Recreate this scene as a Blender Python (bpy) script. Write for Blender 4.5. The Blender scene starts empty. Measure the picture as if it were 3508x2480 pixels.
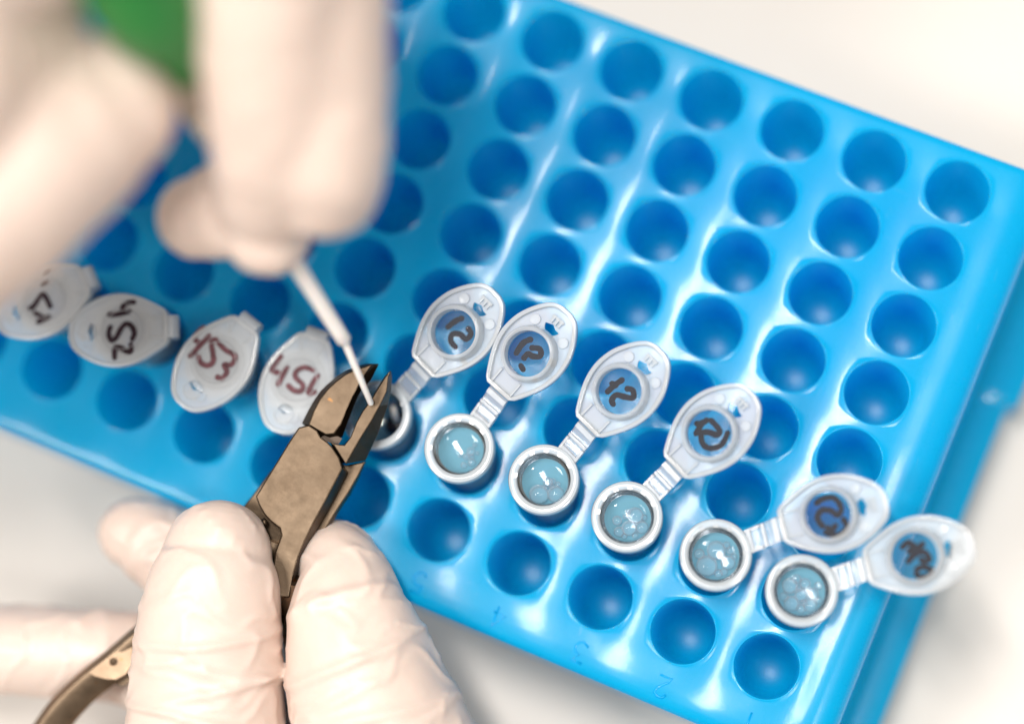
import bpy, bmesh, math, random
from mathutils import Vector, Matrix, noise
random.seed(7)
sc = bpy.context.scene
COL = sc.collection
S = 0.001                      # everything below is written in millimetres
H = 42.0                       # height of the rack's top plate above the bench
PX, PY = 15.0, 12.362          # pitch of the rack's holes

# ------------------------------------------------------------------ camera
F = 8000.0
RC = Matrix(((0.91444862, 0.3852936, -0.12382471),
             (-0.36551168, 0.91763847, 0.15601552),
             (0.1737381, -0.0974088, 0.97996255)))
CAM = Vector((-4.7325, -7.7428, 393.5213 + H))
cd = bpy.data.cameras.new('camera')
cam = bpy.data.objects.new('camera', cd); COL.objects.link(cam)
m = RC.transposed().to_4x4(); m.translation = CAM * S
cam.matrix_world = m
cd.sensor_width = 36.0; cd.sensor_fit = 'HORIZONTAL'; cd.lens = F / 3508 * 36
cd.clip_start = 0.01; cd.clip_end = 20
cd.dof.use_dof = True; cd.dof.focus_distance = 0.388; cd.dof.aperture_fstop = 2.8
cd.dof.aperture_blades = 0
sc.camera = cam

# ------------------------------------------------------------------ light
w = bpy.data.worlds.new('World'); sc.world = w; w.use_nodes = True
bg = w.node_tree.nodes['Background']
bg.inputs[0].default_value = (1.0, 0.93, 0.85, 1); bg.inputs[1].default_value = 0.31

def area(name, loc, target, size, energy, col, size_y=None):
    ld = bpy.data.lights.new(name, 'AREA'); ld.energy = energy; ld.color = col
    ld.shape = 'RECTANGLE'; ld.size = size * S; ld.size_y = (size_y or size) * S
    o = bpy.data.objects.new(name, ld); COL.objects.link(o)
    o.location = Vector(loc) * S
    o.rotation_euler = (Vector(target) - Vector(loc)).to_track_quat('-Z', 'Y').to_euler()
    return o
area('ceiling_or_fill_lamp', (-165, 120, 920), (-60, 40, H), 70, 6.7, (1.0, 0.955, 0.905), 300)
area('ceiling_or_fill_lamp', (330, -60, 900), (-40, 30, H), 80, 2.5, (1.0, 0.95, 0.9), 200)
area('ceiling_or_fill_lamp', (-430, -280, 850), (-80, 10, H), 220, 4.6, (1.0, 0.95, 0.9), 220)  # added fill with no known source, brightens the bench at lower left

sc.view_settings.view_transform = 'Standard'; sc.view_settings.look = 'None'
sc.view_settings.exposure = 0.0; sc.view_settings.gamma = 1.0
sc.view_settings.use_curve_mapping = False
sc.render.engine = 'CYCLES'
sc.cycles.use_denoising = True
sc.cycles.max_bounces = 10; sc.cycles.diffuse_bounces = 5; sc.cycles.glossy_bounces = 5
sc.cycles.transmission_bounces = 8; sc.cycles.transparent_max_bounces = 20
sc.cycles.sample_clamp_indirect = 6.0
sc.cycles.caustics_reflective = False; sc.cycles.caustics_refractive = False

# ------------------------------------------------------------------ helpers
def at(x, y, z):
    """photograph pixel (3508 wide) -> point in mm on the level z"""
    d = RC.transposed() @ Vector(((x - 1754) / F, -(y - 1240) / F, -1.0))
    return CAM + d * ((z - CAM.z) / d.z)
def ad(x, y, z):                # the same in the 2296-pixel view
    return at(x * 1.5279, y * 1.5279, z)

def link(o, parent=None):
    COL.objects.link(o)
    if parent is not None: o.parent = parent
    return o
def mesh(name, vs, fs, mat, parent=None, smooth=True, base=None):
    """one mesh object, vertices in mm relative to its parent's base"""
    me = bpy.data.meshes.new(name)
    b = base if base is not None else Vector((0, 0, 0))
    me.from_pydata([(Vector(v) - b) * S for v in vs], [], fs)
    me.materials.append(mat)
    if smooth:
        for p in me.polygons: p.use_smooth = True
    me.update()
    return link(bpy.data.objects.new(name, me), parent)
def from_bm(name, bm, mat, parent=None, smooth=True):
    bmesh.ops.recalc_face_normals(bm, faces=bm.faces[:])
    for v in bm.verts: v.co *= S
    me = bpy.data.meshes.new(name); bm.to_mesh(me); bm.free()
    me.materials.append(mat)
    if smooth:
        for p in me.polygons: p.use_smooth = True
    return link(bpy.data.objects.new(name, me), parent)
def empty(name, loc, label, cat, group=None):
    o = bpy.data.objects.new(name, None); COL.objects.link(o)
    o.location = Vector(loc) * S; o.empty_display_size = 0.005
    o['label'] = label; o['category'] = cat
    if group: o['group'] = group
    return o
def sharp(o, deg=35):
    me = o.data
    try: me.set_sharp_from_angle(angle=math.radians(deg))
    except Exception: pass
    return o
def lathe(prof, n=48, close=False):
    vs, fs = [], []
    for r, z in prof:
        for i in range(n):
            a = 2 * math.pi * i / n
            vs.append((r * math.cos(a), r * math.sin(a), z))
    m_ = len(prof)
    rng = range(m_) if close else range(m_ - 1)
    for k in rng:
        k2 = (k + 1) % m_
        for i in range(n):
            j = (i + 1) % n
            fs.append((k * n + i, k * n + j, k2 * n + j, k2 * n + i))
    return vs, fs
def loft(loops, cap0=True, cap1=True):
    """loops: lists of equal length, closed outlines"""
    n = len(loops[0]); vs = [v for l in loops for v in l]; fs = []
    for k in range(len(loops) - 1):
        for i in range(n):
            j = (i + 1) % n
            fs.append((k * n + i, k * n + j, (k + 1) * n + j, (k + 1) * n + i))
    if cap0: fs.append(tuple(range(n))[::-1])
    if cap1: fs.append(tuple((len(loops) - 1) * n + i for i in range(n)))
    return vs, fs
def catmull(P, per=8):
    out = []; n = len(P)
    for i in range(n - 1):
        p0 = P[max(i - 1, 0)]; p1 = P[i]; p2 = P[i + 1]; p3 = P[min(i + 2, n - 1)]
        for k in range(per):
            t = k / per
            out.append([0.5 * (2 * b + (c - a) * t + (2 * a - 5 * b + 4 * c - d) * t * t + (3 * b - a - 3 * c + d) * t ** 3)
                        for a, b, c, d in zip(p0, p1, p2, p3)])
    out.append(list(P[-1]))
    return out

# ------------------------------------------------------------------ materials
def new_mat(name):
    m_ = bpy.data.materials.new(name); m_.use_nodes = True
    nt = m_.node_tree
    for n in list(nt.nodes): nt.nodes.remove(n)
    out = nt.nodes.new('ShaderNodeOutputMaterial')
    return m_, nt, out
def N(nt, kind, **kw):
    n = nt.nodes.new(kind)
    for k, v in kw.items():
        if k in n.inputs.keys(): n.inputs[k].default_value = v
        else: setattr(n, k, v)
    return n
def coords(nt, scale=(1, 1, 1)):
    tc = N(nt, 'ShaderNodeTexCoord'); mp = N(nt, 'ShaderNodeMapping')
    mp.inputs['Scale'].default_value = scale
    nt.links.new(tc.outputs['Object'], mp.inputs['Vector'])
    return mp.outputs['Vector']
def noise_tex(nt, vec, scale, detail=4, rough=0.55):
    n = N(nt, 'ShaderNodeTexNoise'); n.inputs['Scale'].default_value = scale
    n.inputs['Detail'].default_value = detail; n.inputs['Roughness'].default_value = rough
    nt.links.new(vec, n.inputs['Vector'])
    return n.outputs['Fac']
def ramp(nt, fac, a, b, p0=0.3, p1=0.7):
    r = N(nt, 'ShaderNodeValToRGB')
    r.color_ramp.elements[0].position = p0; r.color_ramp.elements[1].position = p1
    r.color_ramp.elements[0].color = a if len(a) == 4 else (*a, 1)
    r.color_ramp.elements[1].color = b if len(b) == 4 else (*b, 1)
    nt.links.new(fac, r.inputs['Fac'])
    return r.outputs['Color']
def bump(nt, h, strength, dist):
    b = N(nt, 'ShaderNodeBump'); b.inputs['Strength'].default_value = strength
    b.inputs['Distance'].default_value = dist
    nt.links.new(h, b.inputs['Height'])
    return b.outputs['Normal']

def rack_material(name, coat, spec, r0, r1):
    m_, nt, out = new_mat(name); L = nt.links
    v = coords(nt)
    p = N(nt, 'ShaderNodeBsdfPrincipled')
    basec = ramp(nt, noise_tex(nt, v, 60, 3), (0.0, 0.51, 0.9), (0.0, 0.55, 0.93))
    sc1 = ramp(nt, noise_tex(nt, coords(nt, (1.0, 0.16, 1.0)), 1300, 3, 0.6), (0, 0, 0), (1, 1, 1), 0.66, 0.78)
    sc2 = ramp(nt, noise_tex(nt, coords(nt, (0.2, 1.0, 1.0)), 900, 3, 0.6), (0, 0, 0), (1, 1, 1), 0.68, 0.8)
    pat = ramp(nt, noise_tex(nt, v, 45, 3), (0, 0, 0), (0.55, 0.55, 0.55), 0.42, 0.7)
    mxa = N(nt, 'ShaderNodeMath'); mxa.operation = 'MAXIMUM'; L.new(sc1, mxa.inputs[0]); L.new(sc2, mxa.inputs[1])
    mul = N(nt, 'ShaderNodeMath'); mul.operation = 'MULTIPLY'; L.new(mxa.outputs[0], mul.inputs[0]); L.new(pat, mul.inputs[1])
    wear = N(nt, 'ShaderNodeMixRGB'); wear.inputs[2].default_value = (0.32, 0.72, 0.95, 1)
    L.new(mul.outputs[0], wear.inputs[0]); L.new(basec, wear.inputs[1]); L.new(wear.outputs[0], p.inputs['Base Color'])
    # brushed haze of wear: stretched scratches
    sv = coords(nt, (1.0, 0.12, 1.0))
    scr = noise_tex(nt, sv, 2600, 5, 0.7)
    r_ = N(nt, 'ShaderNodeMapRange'); r_.inputs['To Min'].default_value = r0; r_.inputs['To Max'].default_value = r1
    L.new(noise_tex(nt, v, 220, 5, 0.65), r_.inputs['Value']); L.new(r_.outputs[0], p.inputs['Roughness'])
    L.new(bump(nt, scr, 0.22, 0.00006), p.inputs['Normal'])
    p.inputs['Specular IOR Level'].default_value = spec
    p.inputs['IOR'].default_value = 1.5
    p.inputs['Coat Weight'].default_value = coat; p.inputs['Coat Roughness'].default_value = 0.09
    tr = N(nt, 'ShaderNodeBsdfTranslucent'); tr.inputs['Color'].default_value = (0.0, 0.74, 0.98, 1)
    mx = N(nt, 'ShaderNodeMixShader'); mx.inputs[0].default_value = 0.54
    L.new(p.outputs[0], mx.inputs[1]); L.new(tr.outputs[0], mx.inputs[2]); L.new(mx.outputs[0], out.inputs[0])
    return m_
def plastic(name, t_face, t_edge, col=(0.92, 0.965, 1.0), gloss_rough=0.12):  # col: colourless plastic tinted for the blue light inside the rack
    """clear-to-milky polypropylene: light passes, scatters and glints"""
    m_, nt, out = new_mat(name); L = nt.links
    lw = N(nt, 'ShaderNodeLayerWeight'); lw.inputs['Blend'].default_value = 0.35
    mr = N(nt, 'ShaderNodeMapRange'); mr.inputs['To Min'].default_value = t_face; mr.inputs['To Max'].default_value = t_edge
    L.new(lw.outputs['Facing'], mr.inputs['Value'])
    df = N(nt, 'ShaderNodeBsdfDiffuse'); df.inputs['Color'].default_value = (*col, 1)
    tl = N(nt, 'ShaderNodeBsdfTranslucent'); tl.inputs['Color'].default_value = (*col, 1)
    m1 = N(nt, 'ShaderNodeMixShader'); m1.inputs[0].default_value = 0.22
    L.new(df.outputs[0], m1.inputs[1]); L.new(tl.outputs[0], m1.inputs[2])
    tp = N(nt, 'ShaderNodeBsdfTransparent'); tp.inputs['Color'].default_value = (0.97, 0.985, 1, 1)
    m2 = N(nt, 'ShaderNodeMixShader'); L.new(mr.outputs[0], m2.inputs[0])
    L.new(m1.outputs[0], m2.inputs[1]); L.new(tp.outputs[0], m2.inputs[2])
    gl = N(nt, 'ShaderNodeBsdfGlossy'); gl.inputs['Roughness'].default_value = gloss_rough
    fr = N(nt, 'ShaderNodeFresnel'); fr.inputs['IOR'].default_value = 1.45
    v = coords(nt); nrm = bump(nt, noise_tex(nt, v, 500, 3), 0.15, 0.0002)
    L.new(nrm, gl.inputs['Normal'])
    m3 = N(nt, 'ShaderNodeMixShader'); L.new(fr.outputs[0], m3.inputs[0])
    L.new(m2.outputs[0], m3.inputs[1]); L.new(gl.outputs[0], m3.inputs[2]); L.new(m3.outputs[0], out.inputs[0])
    return m_
def principled(name, col, rough=0.5, metal=0.0, var=0.0, nscale=200, bstr=0.0, bscale=400, bdist=0.0002, **kw):
    m_, nt, out = new_mat(name); L = nt.links
    p = N(nt, 'ShaderNodeBsdfPrincipled'); v = coords(nt)
    a = tuple(max(0, c * (1 - var)) for c in col); b = tuple(min(1, c * (1 + var)) for c in col)
    L.new(ramp(nt, noise_tex(nt, v, nscale), a, b), p.inputs['Base Color'])
    p.inputs['Roughness'].default_value = rough; p.inputs['Metallic'].default_value = metal
    if bstr: L.new(bump(nt, noise_tex(nt, v, bscale, 5), bstr, bdist), p.inputs['Normal'])
    for k, val in kw.items(): p.inputs[k.replace('_', ' ')].default_value = val
    L.new(p.outputs[0], out.inputs[0])
    return m_
def metal_material(name, k):
    m_, nt, out = new_mat(name); L = nt.links
    p = N(nt, 'ShaderNodeBsdfPrincipled'); v = coords(nt)
    base = ramp(nt, noise_tex(nt, v, 140, 6, 0.65), (0.072 * k, 0.051 * k, 0.034 * k), (0.118 * k, 0.087 * k, 0.06 * k))
    rust = ramp(nt, noise_tex(nt, v, 330, 2, 0.4), (0, 0, 0), (1, 1, 1), 0.73, 0.79)
    mix = N(nt, 'ShaderNodeMixRGB'); mix.inputs[2].default_value = (0.28, 0.13, 0.04, 1)
    L.new(rust, mix.inputs[0]); L.new(base, mix.inputs[1]); L.new(mix.outputs[0], p.inputs['Base Color'])
    p.inputs['Metallic'].default_value = 1.0
    mr = N(nt, 'ShaderNodeMapRange'); mr.inputs['To Min'].default_value = 0.24; mr.inputs['To Max'].default_value = 0.56
    L.new(noise_tex(nt, v, 500, 5), mr.inputs['Value']); L.new(mr.outputs[0], p.inputs['Roughness'])
    L.new(bump(nt, noise_tex(nt, coords(nt, (0.25, 1, 1)), 2500, 4), 0.3, 0.00006), p.inputs['Normal'])
    L.new(p.outputs[0], out.inputs[0])
    return m_
def bubble_material():
    m_, nt, out = new_mat('bubble_film'); L = nt.links
    tp = N(nt, 'ShaderNodeBsdfTransparent'); tp.inputs['Color'].default_value = (0.95, 0.975, 1, 1)
    g0 = N(nt, 'ShaderNodeBsdfGlossy'); g0.inputs['Roughness'].default_value = 0.06
    d0 = N(nt, 'ShaderNodeBsdfDiffuse'); d0.inputs['Color'].default_value = (0.85, 0.94, 1, 1)  # pale diffuse colour stands in for bright reflections at the bubble edges
    gl = N(nt, 'ShaderNodeMixShader'); gl.inputs[0].default_value = 0.5
    L.new(g0.outputs[0], gl.inputs[1]); L.new(d0.outputs[0], gl.inputs[2])
    lw = N(nt, 'ShaderNodeLayerWeight'); lw.inputs['Blend'].default_value = 0.25
    mr = N(nt, 'ShaderNodeMapRange'); mr.inputs['To Min'].default_value = 0.06; mr.inputs['To Max'].default_value = 0.75
    L.new(lw.outputs['Facing'], mr.inputs['Value'])
    mx = N(nt, 'ShaderNodeMixShader'); L.new(mr.outputs[0], mx.inputs[0])
    L.new(tp.outputs[0], mx.inputs[1]); L.new(gl.outputs[0], mx.inputs[2]); L.new(mx.outputs[0], out.inputs[0])
    return m_

M_RACK = rack_material('blue_polypropylene', 0.42, 0.3, 0.2, 0.36)
M_WELL = rack_material('matt_blue_polypropylene', 0.0, 1.0, 0.3, 0.38)
M_MILK = plastic('milky_polypropylene', 0.58, 0.25)
M_STRAP = plastic('strap_polypropylene', 0.78, 0.3)
M_EDGE = plastic('thick_milky_polypropylene', 0.52, 0.2)
M_CLEAR = plastic('clear_polypropylene', 0.982, 0.6, gloss_rough=0.04)
M_RIM = plastic('rim_polypropylene', 0.42, 0.3, (0.86, 0.94, 1.0))
M_BODY = plastic('tube_body_polypropylene', 0.8, 0.6, (0.85, 0.94, 1.0))
M_WALL = plastic('tube_wall_polypropylene', 0.62, 0.5)
M_LIQ = plastic('blue_lit_liquid', 0.52, 0.3, (0.34, 0.78, 1.0), 0.05)  # clear liquid; the rack's blue light is put into its colour
M_BUB = bubble_material()
M_INK_D = principled('brown_marker_ink', (0.022, 0.008, 0.016), 0.5, var=0.5, nscale=900, Specular_IOR_Level=0.25)
M_INK_R = principled('red_brown_marker_ink', (0.1, 0.03, 0.04), 0.5, var=0.5, nscale=900, Specular_IOR_Level=0.3)
M_INK_N = principled('navy_marker_ink', (0.004, 0.004, 0.014), 0.6, var=0.4, nscale=900, Specular_IOR_Level=0.1)
M_GLOVE = principled('latex_glove', (0.71, 0.58, 0.51), 0.4, var=0.03, nscale=60, bstr=0.25, bscale=900, bdist=0.0001,
                     Subsurface_Weight=0.2, Subsurface_Scale=0.002, Subsurface_Radius=(1.0, 0.45, 0.3))
M_METAL = metal_material('worn_nickel_steel', 1.0)
M_METAL2 = metal_material('lightened_handle_steel', 2.6)  # same steel and finish, colour lightened so the handles don't fall dark
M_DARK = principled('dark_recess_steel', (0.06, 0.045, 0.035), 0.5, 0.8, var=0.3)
M_BENCH = principled('bench_laminate', (0.71, 0.66, 0.605), 0.5, var=0.03, nscale=12, bstr=0.1, bscale=700, bdist=0.00008)
M_SWAB = principled('white_swab_plastic', (0.86, 0.83, 0.8), 0.4, var=0.02, Subsurface_Weight=0.2, Subsurface_Scale=0.001)
M_GREEN = principled('green_plastic', (0.0, 0.2, 0.025), 0.4, var=0.05)
M_NECK = principled('beige_grey_plastic', (0.42, 0.36, 0.29), 0.5, var=0.05)
M_SAMPLE = principled('dark_sample', (0.012, 0.01, 0.02), 0.25, var=0.3)

# ------------------------------------------------------------------ bench
def build_bench():
    o = mesh('bench_top', [(-900, -700, 0), (700, -700, 0), (700, 900, 0), (-900, 900, 0)], [(0, 1, 2, 3)], M_BENCH)
    o['kind'] = 'structure'
build_bench()

# ------------------------------------------------------------------ rack
HR = 5.42
def wave(x, y):
    """sink marks of the moulded plate, in mm"""
    fx = -x / PX; fy = y / PY
    gx = math.cos(2 * math.pi * fx); gy = math.cos(2 * math.pi * fy)
    ins_ = max(0.0, min(1.0, (x + 198) / 8)) * max(0.0, min(1.0, (-4.0 - x) / 6)) * \
             max(0.0, min(1.0, (y + 12.5) / 8)) * max(0.0, min(1.0, (94 - y) / 9))
    inside = ins_ * ins_ * (3 - 2 * ins_)
    n = noise.noise(Vector((x * 0.045, y * 0.03, 1.7))) * 0.16 + noise.noise(Vector((x * 0.16, y * 0.11, 5.1))) * 0.035
    return (0.25 * gx * (1 + 0.25 * gy) + 0.04 * gy) * inside + n * inside
def build_rack():
    rack = empty('tube_rack', (0, 0, 0), 'bright blue plastic tube rack with rows of round holes, lying on the pale bench', 'tube rack')
    bm = bmesh.new()
    cells = [(c, r) for c in range(1, 13) for r in range(8)]
    nx, ny = 14, 12
    for c, r in cells:
        cx, cy = -PX * c, PY * r
        border = []
        for i in range(nx): border.append((-PX / 2 + PX * i / nx, -PY / 2))
        for i in range(ny): border.append((PX / 2, -PY / 2 + PY * i / ny))
        for i in range(nx): border.append((PX / 2 - PX * i / nx, PY / 2))
        for i in range(ny): border.append((-PX / 2, PY / 2 - PY * i / ny))
        loops = []
        rnd = random.Random(c * 31 + r)
        ph = rnd.random() * 6.28
        for rad, dz in ((HR, -0.5), (HR + 0.03, -0.06), (HR + 0.1, 0.13), (HR + 0.2, 0.11), (HR + 0.32, 0.0)):
            lp = []
            for k, (bx_, by_) in enumerate(border):
                a = math.atan2(by_, bx_)
                flash = 0.55 + 0.7 * noise.noise(Vector((math.cos(a) * 2 + c * 3.1, math.sin(a) * 2 + r * 1.7, ph)))
                x, y = rad * math.cos(a), rad * math.sin(a)
                lp.append(bm.verts.new((cx + x, cy + y, H + wave(cx + x, cy + y) + (dz * max(0, flash) if dz > 0 else dz))))
            loops.append(lp)
        for t in (0.3, 0.62, 1.0):
            lp = []
            for bx_, by_ in border:
                a = math.atan2(by_, bx_); r0 = HR + 0.27
                x = r0 * math.cos(a) * (1 - t) + bx_ * t; y = r0 * math.sin(a) * (1 - t) + by_ * t
                lp.append(bm.verts.new((cx + x, cy + y, H + wave(cx + x, cy + y))))
            loops.append(lp)
        n = len(border)
        for a_, b_ in zip(loops, loops[1:]):
            for i in range(n):
                j = (i + 1) % n
                bm.faces.new((a_[i], a_[j], b_[j], b_[i]))
    # margins, rounded shoulders and outer walls
    def axis_cells(n, p, lo, sub):
        return [lo + p * i / sub for i in range(n * sub + 1)]
    XS = [(x, 0.0, 0) for x in axis_cells(12, PX, -187.5, nx)]
    YS = [(y, 0.0, 0) for y in axis_cells(8, PY, -PY / 2, ny)]
    XR = [(-6.4, 0, 1), (-5.4, -0.03, 1), (-4.5, -0.12, 1), (-3.6, -0.3, 1), (-2.8, -0.55, 1), (-2.1, -0.85, 1), (-1.5, -1.3, 1), (-1.0, -1.9, 1), (-0.6, -2.8, 1),
          (-0.4, -4.2, 1), (-0.1, -25, 1), (0.15, -26.3, 1), (0.7, -26.9, 1), (2.2, -27.2, 1), (5.6, -27.8, 1), (6.2, -28.1, 1), (6.5, -28.8, 1), (6.7, -41.5, 1)]
    XL = [(-195.6, -41.5, 1), (-195.2, -1.5, 1), (-194.2, -0.3, 1), (-191, 0, 1)]
    YB = [(-13.5, -41.5, 1), (-13.3, -1.5, 1), (-13.05, -0.75, 1), (-12.6, -0.3, 1), (-12.0, -0.1, 1), (-11.2, -0.02, 1), (-9.6, 0, 1), (-7.9, 0, 1)]
    YT = [(93.2, 0, 1), (93.7, -0.06, 1), (94.1, -0.25, 1), (94.4, -0.7, 1), (94.55, -1.6, 1), (94.8, -41.5, 1)]
    GX = XL + XS + XR; GY = YB + YS + YT
    grid = {}
    def gv(i, j):
        if (i, j) not in grid:
            x, zx, _ = GX[i]; y, zy, _ = GY[j]
            z = max(-41.5, zx + zy)
            xx = x
            if i >= len(XL) + len(XS) + 12 and y > 60.5: xx = x + 1.8      # the foot steps out here
            grid[(i, j)] = bm.verts.new((xx, y, H + z + wave(x, y)))
        return grid[(i, j)]
    i0, i1 = len(XL), len(XL) + len(XS) - 1
    j0, j1 = len(YB), len(YB) + len(YS) - 1
    for i in range(len(GX) - 1):
        for j in range(len(GY) - 1):
            if i0 <= i < i1 and j0 <= j < j1: continue
            bm.faces.new((gv(i, j), gv(i + 1, j), gv(i + 1, j + 1), gv(i, j + 1)))
    bmesh.ops.remove_doubles(bm, verts=bm.verts[:], dist=0.01)
    from_bm('top_plate', bm, M_RACK, rack)
    # the wells
    prof = [(HR, -0.5), (HR - 0.03, -1.5), (5.28, -8), (5.18, -14), (5.05, -17.5), (4.8, -19.8), (4.35, -21.4), (3.7, -22.5), (2.9, -23.1), (2.0, -23.42), (1.0, -23.6), (0.02, -23.65)]
    vs, fs = lathe(prof, 40)
    first = None
    for c, r in cells:
        if first is None:
            first = mesh('well', vs, fs, M_WELL, rack); o = first
        else:
            o = bpy.data.objects.new('well', first.data); link(o, rack)
        o.location = Vector((-PX * c, PY * r, H + wave(-PX * c + HR, PY * r) * 0)) * S
    # raised column numbers along the edge, read from the far side
    G = {'1': [[(0, -1.6), (0, 1.6)]],
         '2': [[(-0.9, 0.9), (-0.55, 1.45), (0.2, 1.55), (0.8, 1.15), (0.75, 0.5), (0.1, -0.2), (-0.6, -0.9), (-0.9, -1.55), (0.2, -1.5), (0.95, -1.55)]],
         '3': [[(-0.85, 1.5), (0.75, 1.5), (0.0, 0.35), (0.65, 0.15), (0.9, -0.5), (0.6, -1.25), (-0.1, -1.55), (-0.9, -1.1)]],
         '4': [[(0.45, -1.6), (0.45, 1.6), (-0.95, -0.6), (0.95, -0.6)]],
         '5': [[(0.8, 1.55), (-0.6, 1.55), (-0.75, 0.25), (0.0, 0.5), (0.75, 0.1), (0.85, -0.7), (0.4, -1.4), (-0.3, -1.55), (-0.9, -1.15)]],
         '6': [[(0.6, 1.4), (-0.3, 1.0), (-0.8, 0.0), (-0.7, -1.0), (0.0, -1.55), (0.7, -1.2), (0.8, -0.5), (0.2, 0.0), (-0.6, -0.3)]]}
    for ch in '123456':
        c = int(ch)
        pos = Vector((-PX * c + (0.3 if ch != '1' else 0.6), -9.9 + (0.1 if c < 5 else 0.4), H - 0.02))
        bm = bmesh.new()
        for st in G[ch]:
            pts = [Vector((-x, -y, 0)) for x, y in st]
            tube_along(bm, [pos + p * 1.15 for p in pts], 0.25, 6)
        from_bm('embossed_number', bm, M_RACK, rack)
def tube_along(bm, pts, r, n=8):
    prev = None
    pts = [Vector(p) for p in pts]
    up = Vector((0, 0, 1))
    for k, p in enumerate(pts):
        t = (pts[min(k + 1, len(pts) - 1)] - pts[max(k - 1, 0)]).normalized()
        s = t.cross(up)
        if s.length < 1e-3: s = Vector((1, 0, 0))
        s.normalize(); u = s.cross(t)
        rr = r[k] if isinstance(r, (list, tuple)) else r
        ring = [bm.verts.new(p + s * rr * math.cos(2 * math.pi * i / n) + u * rr * math.sin(2 * math.pi * i / n)) for i in range(n)]
        if prev:
            for i in range(n):
                j = (i + 1) % n
                bm.faces.new((prev[i], prev[j], ring[j], ring[i]))
        else: bm.faces.new(ring[::-1])
        prev = ring
    bm.faces.new(prev)
build_rack()

# ------------------------------------------------------------------ tubes
TL = 35.0
LID_HALF = [(-7.7, 2.5), (-6.6, 3.2), (-5.2, 4.0), (-3.6, 4.8), (-1.8, 5.45), (0.2, 5.8), (2.0, 5.75), (3.8, 5.4), (5.4, 4.75), (6.9, 3.9), (8.1, 3.0), (8.9, 2.1), (9.3, 0.9)]
def lid_outline(scale=0.96, inset=0.0):
    half = [(u, v) for u, v in catmull(LID_HALF, 3)]
    pts = half + [(u, -v) for u, v in reversed(half)]
    if inset:
        n = len(pts); out = []
        for i in range(n):
            a = Vector(pts[i - 1]); b = Vector(pts[(i + 1) % n]); t = (b - a).normalized()
            nn = Vector((-t.y, t.x))
            q = Vector(pts[i]) - nn * inset * (-1)
            q2 = Vector(pts[i]) + nn * inset
            out.append(tuple(q if q.length < q2.length else q2))
        pts = out
    return [(u * scale, v * scale) for u, v in pts]
def slab(bm, outline, holes, z0, z1):
    """flat slab with holes between two levels"""
    loops = [outline] + holes
    caps = []
    for z in (z0, z1):
        edges = []; rings = []
        for lp in loops:
            vs = [bm.verts.new((x, y, z)) for x, y in lp]
            rings.append(vs)
            for i in range(len(vs)): edges.append(bm.edges.new((vs[i], vs[(i + 1) % len(vs)])))
        bmesh.ops.triangle_fill(bm, use_beauty=True, use_dissolve=False, edges=edges)
        caps.append(rings)
    for a, b in zip(*caps):
        n = len(a)
        for i in range(n):
            j = (i + 1) % n
            bm.faces.new((a[i], a[j], b[j], b[i]))
def band(bm, outer, inner, z0, z1):
    n = len(outer)
    V = [[bm.verts.new((x, y, z)) for x, y in lp] for lp, z in ((outer, z0), (outer, z1), (inner, z1), (inner, z0))]
    for k in range(4):
        a, b = V[k], V[(k + 1) % 4]
        for i in range(n):
            j = (i + 1) % n
            bm.faces.new((a[i], a[j], b[j], b[i]))
def box(bm, c, s, rot=None):
    vs = []
    for x in (-1, 1):
        for y in (-1, 1):
            for z in (-1, 1):
                p = Vector((x * s[0] / 2, y * s[1] / 2, z * s[2] / 2))
                if rot is not None: p = rot @ p
                vs.append(bm.verts.new(p + Vector(c)))
    for f in ((0, 1, 3, 2), (4, 6, 7, 5), (0, 4, 5, 1), (2, 3, 7, 6), (0, 2, 6, 4), (1, 5, 7, 3)):
        bm.faces.new([vs[i] for i in f])
def circle(r, n, cx=0, cy=0, a0=0, a1=2 * math.pi, closed=True):
    return [(cx + r * math.cos(a0 + (a1 - a0) * i / (n if closed else n - 1)), cy + r * math.sin(a0 + (a1 - a0) * i / (n if closed else n - 1))) for i in range(n)]

def ribbon(bm, pts, width, z):
    P = [Vector(p) for p in catmull([list(p) for p in pts], 6)]
    n = len(P); rows = []
    L_ = sum((P[i + 1] - P[i]).length for i in range(n - 1)); s = 0
    for i in range(n):
        if i: s += (P[i] - P[i - 1]).length
        t = (P[min(i + 1, n - 1)] - P[max(i - 1, 0)])
        if t.length < 1e-6: t = Vector((1, 0))
        t.normalize(); nn = Vector((-t.y, t.x))
        e = min(s, L_ - s); hw = width / 2
        if e < hw: hw = math.sqrt(max(0.02, hw * hw - (hw - e) ** 2))
        hw *= 1 + 0.13 * noise.noise(Vector((s * 1.3, width * 7, P[0].x)))
        rows.append((bm.verts.new((*(P[i] + nn * hw), z)), bm.verts.new((*(P[i] - nn * hw), z))))
    for a, b in zip(rows, rows[1:]): bm.faces.new((a[0], b[0], b[1], a[1]))

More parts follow.
